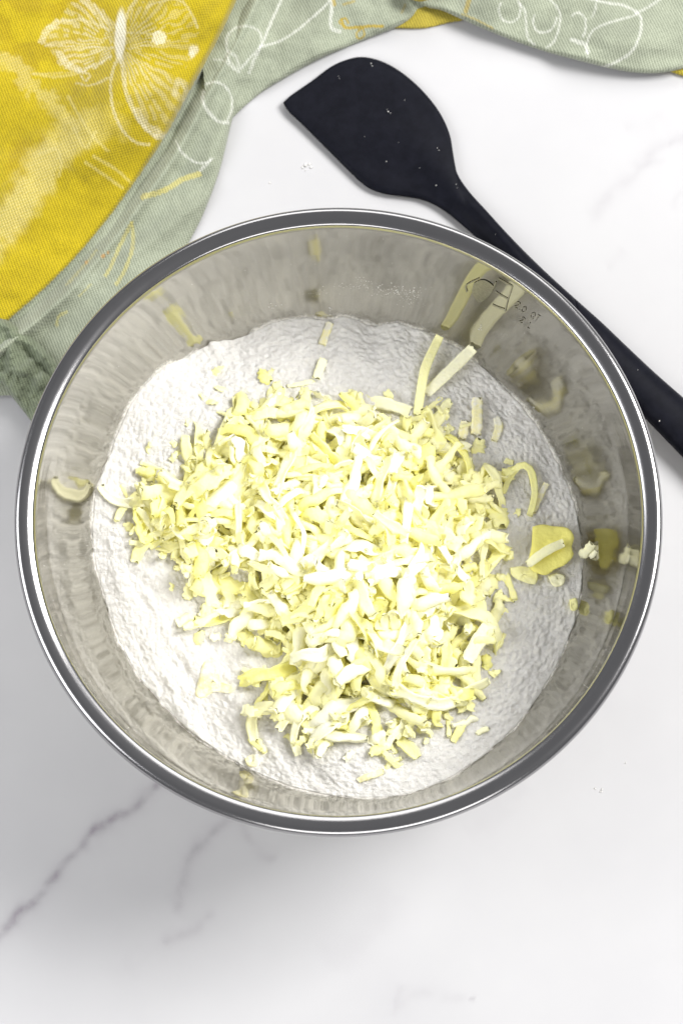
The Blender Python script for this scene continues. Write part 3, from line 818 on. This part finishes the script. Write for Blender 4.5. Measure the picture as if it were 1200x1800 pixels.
def colour_yellow(px, py):
    n = len(px); col = np.tile(YEL, (n, 1)) * (1 + 0.10 * fbm(px / 60, py / 60, 3))[:, None]
    th = stitch(px, py, math.radians(68), 5.0)
    # tone-on-tone ornament: gold deepened at upper left to paint fold shade too, pale band across
    gold = sstep(0.0, 0.5, fbm(px / 45 + 3, py / 45, 3) + 0.25) * sstep(260, 120, px + 0.35 * py) * (0.4 + 0.6 * th)
    col = lay(col, 0.65 * gold, np.array([0.34, 0.235, 0.008]))
    d, t = dist_poly(px, py, catmull([(190, 215), (140, 235), (100, 270), (60, 320), (20, 375), (-40, 440)], 30))
    band = sstep(46, 12, d + 10 * fbm(px / 22, py / 22, 3)) * (0.45 + 0.55 * th)
    col = lay(col, 0.75 * band * sstep(-0.2, 0.25, t), SOFTY)
    d, t = dist_poly(px, py, [(0, 100), (30, 115), (60, 155), (95, 185), (130, 215)])
    col = lay(col, 0.55 * sstep(20, 6, d + 8 * fbm(px / 12, py / 12, 2)) * (0.4 + 0.6 * th), SOFTY)
    for pts in ([(130, 225), (150, 260), (168, 232)], [(70, 270), (100, 262), (108, 290), (104, 310)], [(150, 285), (180, 305), (215, 330)], [(165, 275), (200, 295), (230, 320)], [(120, 170), (160, 235), (190, 265)], [(60, 130), (100, 135), (135, 130)]):
        col = lay(col, 0.45 * stroke(px, py, pts, 2.5, 2.0, 1.5), SOFTY)
    # butterfly
    cx, cy = 212.0, 80.0
    dx, dy = px - cx, py - cy
    rr = np.hypot(dx, dy); aa = np.arctan2(dy, dx)
    rays = 0.5 + 0.5 * np.sin(aa * 46 + 2.5 * vnoise(rr / 22, aa * 5))
    rag = 3.5 * fbm(px / 7, py / 7, 2)
    LW = [(205, 60), (180, 15), (150, -8), (125, 5), (112, 30), (86, 44), (72, 68), (92, 92), (105, 118), (128, 125), (150, 128), (190, 105), (205, 90)]
    RW = [(218, 60), (232, 20), (262, -2), (305, -2), (335, 20), (348, 55), (345, 90), (322, 118), (285, 120), (250, 105), (220, 85)]
    BW = [(212, 100), (220, 150), (232, 190), (252, 222), (272, 240), (292, 244), (312, 225), (326, 190), (328, 160), (318, 138), (285, 122), (245, 105), (222, 92)]
    for W, k0, k1 in ((LW, 0.15, 0.75), (BW, 0.18, 0.62), (RW, -0.10, 0.55)):
        ins = in_poly(px + rag, py + rag, W).astype(float)
        den = sstep(0.62, 0.30, np.abs(rays - 0.9)) * sstep(0.0, 0.25, vnoise(px / 9 + 7, py / 9) + 0.55)
        near = np.exp(-(rr / 110) ** 2)
        col = lay(col, ins * 0.58 * np.clip(k0 * 0.6 + k1 * den * (0.45 + 0.75 * near), 0, 0.95) * (0.35 + 0.65 * stitch(px, py, math.radians(70), 4.2)), WHT)
    body = sstep(1.25, 0.75, np.hypot((px - 212 - (py - 60) * -0.04) / 9.5, (py - 62) / 44))
    col = lay(col, 0.95 * body, WHT)
    for pts, w, s in (([(207, 102), (197, 130), (195, 165), (200, 195), (215, 228), (238, 250), (262, 254)], 3.0, 0.8), ([(214, 102), (219, 150), (232, 190), (254, 224), (276, 242)], 4.0, 0.85),
                      ([(276, 240), (300, 240), (316, 215), (326, 185)], 6.5, 0.75), ([(326, 180), (326, 150), (312, 142), (308, 165)], 6.0, 0.6), ([(240, 195), (258, 222), (285, 238)], 8.0, 0.7),
                      ([(215, 60), (226, 20), (240, 0)], 3.5, 0.8), ([(258, 12), (290, 0), (318, 2), (335, 20), (347, 48)], 2.2, 0.7), ([(100, 40), (82, 55), (74, 72)], 7.0, 0.75),
                      ([(105, 95), (118, 112), (140, 124)], 7.5, 0.85), ([(140, 124), (158, 132), (150, 142), (142, 132)], 2.6, 0.8), ([(150, 120), (175, 112), (195, 98)], 3.0, 0.8),
                      ([(135, 146), (160, 150), (190, 137)], 2.2, 0.7), ([(80, 80), (140, 82), (200, 84)], 2.2, 0.7), ([(110, 36), (150, 36), (200, 55)], 2.4, 0.65), ([(145, -5), (165, 15), (200, 45)], 7.0, 0.6),
                      ([(225, 85), (262, 78), (330, 72)], 1.8, 0.45), ([(222, 58), (250, 58), (272, 60)], 1.8, 0.5), ([(60, 130), (110, 128), (150, 126)], 1.8, 0.35)):
        col = lay(col, 0.58 * s * stroke(px, py, pts, w * 0.85, 1.3, 1.4) * (0.35 + 0.65 * stitch(px, py, math.radians(75), 4.4)), WHT)
    for (x, y, r) in ((280, 66, 13), (340, 88, 9), (338, 96, 6)):
        col = lay(col, 0.7 * sstep(r + 2, r - 3, np.hypot(px - x, py - y) + 2 * vnoise(px / 4, py / 4)) * (0.6 + 0.4 * stitch(px, py, 1.2, 4.2)), WHT)
    return col

LOOPS = [  # points, half width, strength
    ([(403, 110), (398, 70), (412, 50), (436, 46), (456, 56), (460, 76), (448, 92), (424, 120)], 3.2, 0.7), ([(497, -5), (478, 35), (462, 75), (445, 108)], 3.6, 0.85),
    ([(400, 90), (415, 100), (420, 126), (402, 106), (396, 96)], 4.0, 0.55), ([(374, 105), (392, 106), (412, 122)], 2.4, 0.6), ([(445, 110), (438, 128)], 4.0, 0.6),
    ([(362, 148), (378, 144), (394, 150), (406, 168), (408, 190), (400, 212)], 2.8, 0.85), ([(358, 160), (356, 178), (366, 196), (382, 212), (400, 216)], 4.4, 0.85),
    ([(309, 247), (318, 265), (334, 280), (352, 287), (366, 284), (374, 278)], 3.0, 0.85), ([(352, 300), (362, 290), (370, 280)], 4.0, 0.7),
    ([(460, 82), (492, 72), (516, 58), (545, 34), (572, 10), (585, -8)], 3.4, 0.8), ([(583, -5), (582, 20), (582, 48), (598, 56)], 5.0, 0.85),
    ([(378, 60), (372, 90)], 3.0, 0.3)]
LOOPS_R = [
    ([(880, 5), (876, 18), (882, 34), (897, 39), (910, 32), (914, 16), (910, 0)], 2.6, 0.85), ([(912, 5), (922, 20), (924, 45), (928, 68), (938, 78)], 3.0, 0.8),
    ([(938, 28), (936, 40), (944, 55), (958, 57), (972, 48), (978, 30)], 2.6, 0.85), ([(962, -5), (978, 12), (984, 30), (980, 55), (972, 74), (960, 84)], 2.6, 0.8),
    ([(1004, 28), (1016, 22), (1028, 34), (1028, 52), (1024, 66)], 2.4, 0.8), ([(1004, 70), (1016, 74), (1028, 78), (1032, 92)], 5.5, 0.85), ([(1032, 100), (1030, 80), (1038, 58), (1058, 44), (1090, 34), (1118, 26)], 2.6, 0.85),
    ([(1032, -4), (1062, 4), (1088, 8), (1110, 16), (1124, 28), (1126, 48), (1120, 72), (1106, 94), (1080, 110), (1060, 118)], 3.6, 0.85), ([(1118, 22), (1136, 14), (1160, -2)], 3.4, 0.7),
    ([(1040, 30), (1046, 14), (1048, -4)], 2.4, 0.7)]
def colour_green(px, py, loops):
    n = len(px); col = np.tile(GRN, (n, 1)) * (1 + 0.10 * fbm(px / 50 + 8, py / 50, 3))[:, None]
    for pts, w, s in loops:
        col = lay(col, 0.75 * s * stroke(px, py, pts, w * 0.62, 1.3, 1.3) * (0.5 + 0.5 * stitch(px, py, 0.4, 4.2)), np.array([0.80, 0.80, 0.74]))
    for pts, w, s in (([(252, 346), (290, 334), (320, 316), (350, 306)], 5.0, 0.8), ([(232, 392), (214, 425), (200, 458), (186, 485)], 3.2, 0.6), ([(232, 392), (234, 430), (222, 470), (205, 500)], 3.2, 0.6),
                      ([(170, 440), (150, 465), (118, 500)], 2.4, 0.35), ([(118, 548), (104, 556), (100, 572)], 2.6, 0.5), ([(160, 500), (140, 520)], 2.0, 0.4)):
        col = lay(col, s * stroke(px, py, pts, w, 1.2, 1.4) * (0.55 + 0.45 * stitch(px, py, 1.9, 3.6)), np.array([0.62, 0.54, 0.14]))
    for pts, w, s in (([(600, 34), (606, 48), (625, 48), (650, 46), (672, 46)], 2.6, 0.85), ([(604, 46), (596, 38), (606, 32), (612, 40)], 1.6, 0.8), ([(636, 50), (626, 58), (630, 68), (640, 62), (638, 50)], 1.6, 0.8), ([(584, -5), (588, 8)], 3.0, 0.7), ([(604, 8), (622, 2)], 2.4, 0.5),
                      ([(706, 22), (712, 8)], 2.0, 0.4), ([(818, 20), (824, 0)], 4.0, 0.6), ([(812, 25), (835, 34), (866, 50)], 1.8, 0.45)):
        col = lay(col, s * stroke(px, py, pts, w, 1.0, 0.8), GOLD)
    for x, y, r in ((182, 450, 4), (190, 444, 2.5), (152, 461, 3)):
        col = lay(col, 0.6 * sstep(r + 1.5, r - 1.5, np.hypot(px - x, py - y) + vnoise(px / 2, py / 2)), np.array([0.55, 0.25, 0.03]))
    return col

def cloth(name, A, B, nu, nv, zfun, colfun, parent, roll_a=0.0, roll_b=0.0, roll_px=16.0, floor=0.0006):
    """strip of cloth between two edge curves given in picture points; rolled edges bend down to what lies below"""
    a = catmull(A, nv); b = catmull(B, nv)
    u = np.linspace(0, 1, nu)
    PX = a[None, :, 0] * (1 - u[:, None]) + b[None, :, 0] * u[:, None]
    PY = a[None, :, 1] * (1 - u[:, None]) + b[None, :, 1] * u[:, None]
    L = np.hypot(b[:, 0] - a[:, 0], b[:, 1] - a[:, 1])[None, :]
    da = u[:, None] * L; db = (1 - u[:, None]) * L
    Z = zfun(PX, PY, da, db)
    for on, d in ((roll_a, da), (roll_b, db)):
        if on:
            t = np.clip(1 - d / roll_px, 0, 1)
            Z = floor + (Z - floor) * np.sqrt(np.clip(1 - t ** 2, 0, 1))
    P = at(PX.ravel(), PY.ravel(), Z.ravel())
    o = mesh_obj(name, P - np.array(parent.location), grid_faces(nu, nv), M_CLOTH, parent)
    col = np.clip(colfun(PX.ravel(), PY.ravel()), 0, 1)
    at_ = o.data.color_attributes.new("weave", 'FLOAT_COLOR', 'POINT')
    at_.data.foreach_set("color", np.c_[col, np.ones(len(col))].astype(np.float32).ravel())
    return o

towel = empty("tea_towel", tuple(at(250, 250, 0.0)))
tag(towel, "yellow and sage green woven tea towel bunched on the marble at upper left", "towel")

def side_of_border(PX, PY):
    d, t = dist_poly(PX.ravel(), PY.ravel(), BORDER)
    k = np.clip((t * (len(BORDER) - 1)).astype(int), 0, len(BORDER) - 2)
    ab = BORDER[k + 1] - BORDER[k]
    cr = ab[:, 0] * (PY.ravel() - BORDER[k][:, 1]) - ab[:, 1] * (PX.ravel() - BORDER[k][:, 0])
    return (np.where(cr < 0, 1, -1) * d).reshape(PX.shape)     # + right of the border (green), - left (yellow)
def z_main(PX, PY, da, db):
    d = side_of_border(PX, PY)
    topness = sstep(420, 120, PY)
    zy = 0.0060 + 0.0150 * (0.35 + 0.65 * topness) * np.exp(-((d + 95) / 75) ** 2) + 0.0035 * topness * sstep(4, -12, d) + 0.006 * sstep(-250, -380, d)
    zg = 0.0048 + 0.0045 * np.exp(-((d - 32) / 11) ** 2) + 0.0030 * np.exp(-((d - 84) / 20) ** 2) * sstep(420, 200, PY)
    z = np.where(d < 0, zy, 0) + np.where(d >= 0, zg, 0)
    w = sstep(-7, 7, d); z = zy * (1 - w) + zg * w
    z = z - 0.0026 * np.exp(-((d - 8) / 7) ** 2)
    z = z + 0.0016 * fbm(PX / 85 + 2, PY / 85, 3) + 0.0030 * np.exp(-(((PX - 130) * 0.6 + (PY - 520) * 0.8) / 16) ** 2) * sstep(0, 40, d)
    z = z + 0.0020 * np.sin((PX * 0.75 + PY * 0.65) / 24.0) * sstep(20, 70, d) * sstep(330, 460, PY)
    z = 0.006 + (z - 0.006) * 1.3
    return np.maximum(z, 0.0015)
def c_main(px, py):
    d = side_of_border(px, py)
    w = sstep(-1.2, 1.2, d + 0.8 * vnoise(px / 3, py / 3))
    return colour_yellow(px, py) * (1 - w[:, None]) + colour_green(px, py, LOOPS) * w[:, None]

# right half of the towel, running along the top (lies lowest)
def z_top(PX, PY, da, db):
    z = 0.0055 + 0.0022 * fbm(PX / 70 + 5, PY / 70, 3)
    z = z + 0.0035 * np.exp(-(((PX - 560) * 0.5 + (PY - 30) * 0.85) / 30) ** 2) - 0.004 * np.exp(-(((PX - 725) * 0.75 - (PY - 5) * 0.66) / 22) ** 2)
    z = z - 0.0028 * np.exp(-(((PX - 500) * 0.9 + (PY - 40) * 0.43) / 20) ** 2)
    return np.maximum(z, 0.002)
cloth("towel_fold", [(330, -140), (420, -140), (520, -140), (620, -140), (700, -140), (790, -120)], [(372, 268), (402, 216), (450, 170), (500, 138), (560, 105), (612, 82), (662, 62), (705, 44), (738, 20), (775, -8)], 190, 300, z_top,
      lambda x, y: colour_green(x, y, LOOPS), towel, 0, 1, 14)
# the yellow side shows from under it in two places
cloth("yellow_underside", [(650, -100), (720, -100), (800, -100), (860, -100)], [(670, 50), (700, 50), (745, 50), (790, 40), (812, 36), (850, 20)], 90, 120, lambda PX, PY, a, b: 0.0028 + 0.0008 * fbm(PX / 40, PY / 40, 2),
      lambda x, y: np.tile(YEL * np.array([0.95, 1.0, 6.0]), (len(x), 1)), towel, 0, 1, 9)
cloth("yellow_underside", [(1120, -60), (1180, -60), (1260, -60), (1330, -60)], [(1120, 112), (1165, 122), (1200, 134), (1250, 142), (1330, 150)], 90, 100, lambda PX, PY, a, b: 0.0035 + 0.0008 * fbm(PX / 40, PY / 40, 2),
      lambda x, y: np.tile(YEL * np.array([1.0, 1.05, 5.0]), (len(x), 1)), towel, 0, 1, 9)
def z_right(PX, PY, da, db):
    return 0.0125 + 0.0022 * fbm(PX / 110 + 1, PY / 70, 3) - 0.0035 * sstep(60, 0, db) + 0.002 * np.sin(PX / 60 + PY / 30)
cloth("towel_fold", [(690, -150), (740, -150), (840, -150), (960, -150), (1100, -150), (1200, -150), (1340, -150)], [(700, -22), (745, 10), (775, 18), (805, 31), (845, 49), (905, 73), (965, 93), (1025, 109), (1090, 124), (1140, 129), (1185, 124), (1240, 108), (1340, 80)], 150, 420, z_right,
      lambda x, y: colour_green(x, y, LOOPS_R), towel, 0, 1, 10, 0.0042)
cloth("yellow_corner", [(712, -60), (735, -60), (770, -60)], [(712, -6), (738, 3), (768, -6)], 30, 40, lambda PX, PY, a, b: 0.0185 + 0 * PX, lambda x, y: np.tile(YEL, (len(x), 1)), towel, 0, 1, 8, 0.013)
# the large left part, yellow panel with its green border
cloth("towel_panel", [(-190, -140), (-190, 0), (-190, 200), (-190, 400), (-190, 560), (-170, 700)], [(545, -140), (497, -6), (468, 70), (442, 118), (425, 155), (408, 212), (386, 300), (356, 380), (322, 445), (262, 560), (200, 690)], 470, 520, z_main, c_main, towel, 0, 1, 15)
# turned-up hem at the lower left, shade painted into its darker green
def z_hem(PX, PY, da, db):
    return 0.0125 + 0.0032 * fbm(PX / 24 + 4, PY / 24, 3) + 0.0018 * np.exp(-((da - 14) / 9) ** 2) - 0.0022 * np.exp(-((da - 30) / 8) ** 2)
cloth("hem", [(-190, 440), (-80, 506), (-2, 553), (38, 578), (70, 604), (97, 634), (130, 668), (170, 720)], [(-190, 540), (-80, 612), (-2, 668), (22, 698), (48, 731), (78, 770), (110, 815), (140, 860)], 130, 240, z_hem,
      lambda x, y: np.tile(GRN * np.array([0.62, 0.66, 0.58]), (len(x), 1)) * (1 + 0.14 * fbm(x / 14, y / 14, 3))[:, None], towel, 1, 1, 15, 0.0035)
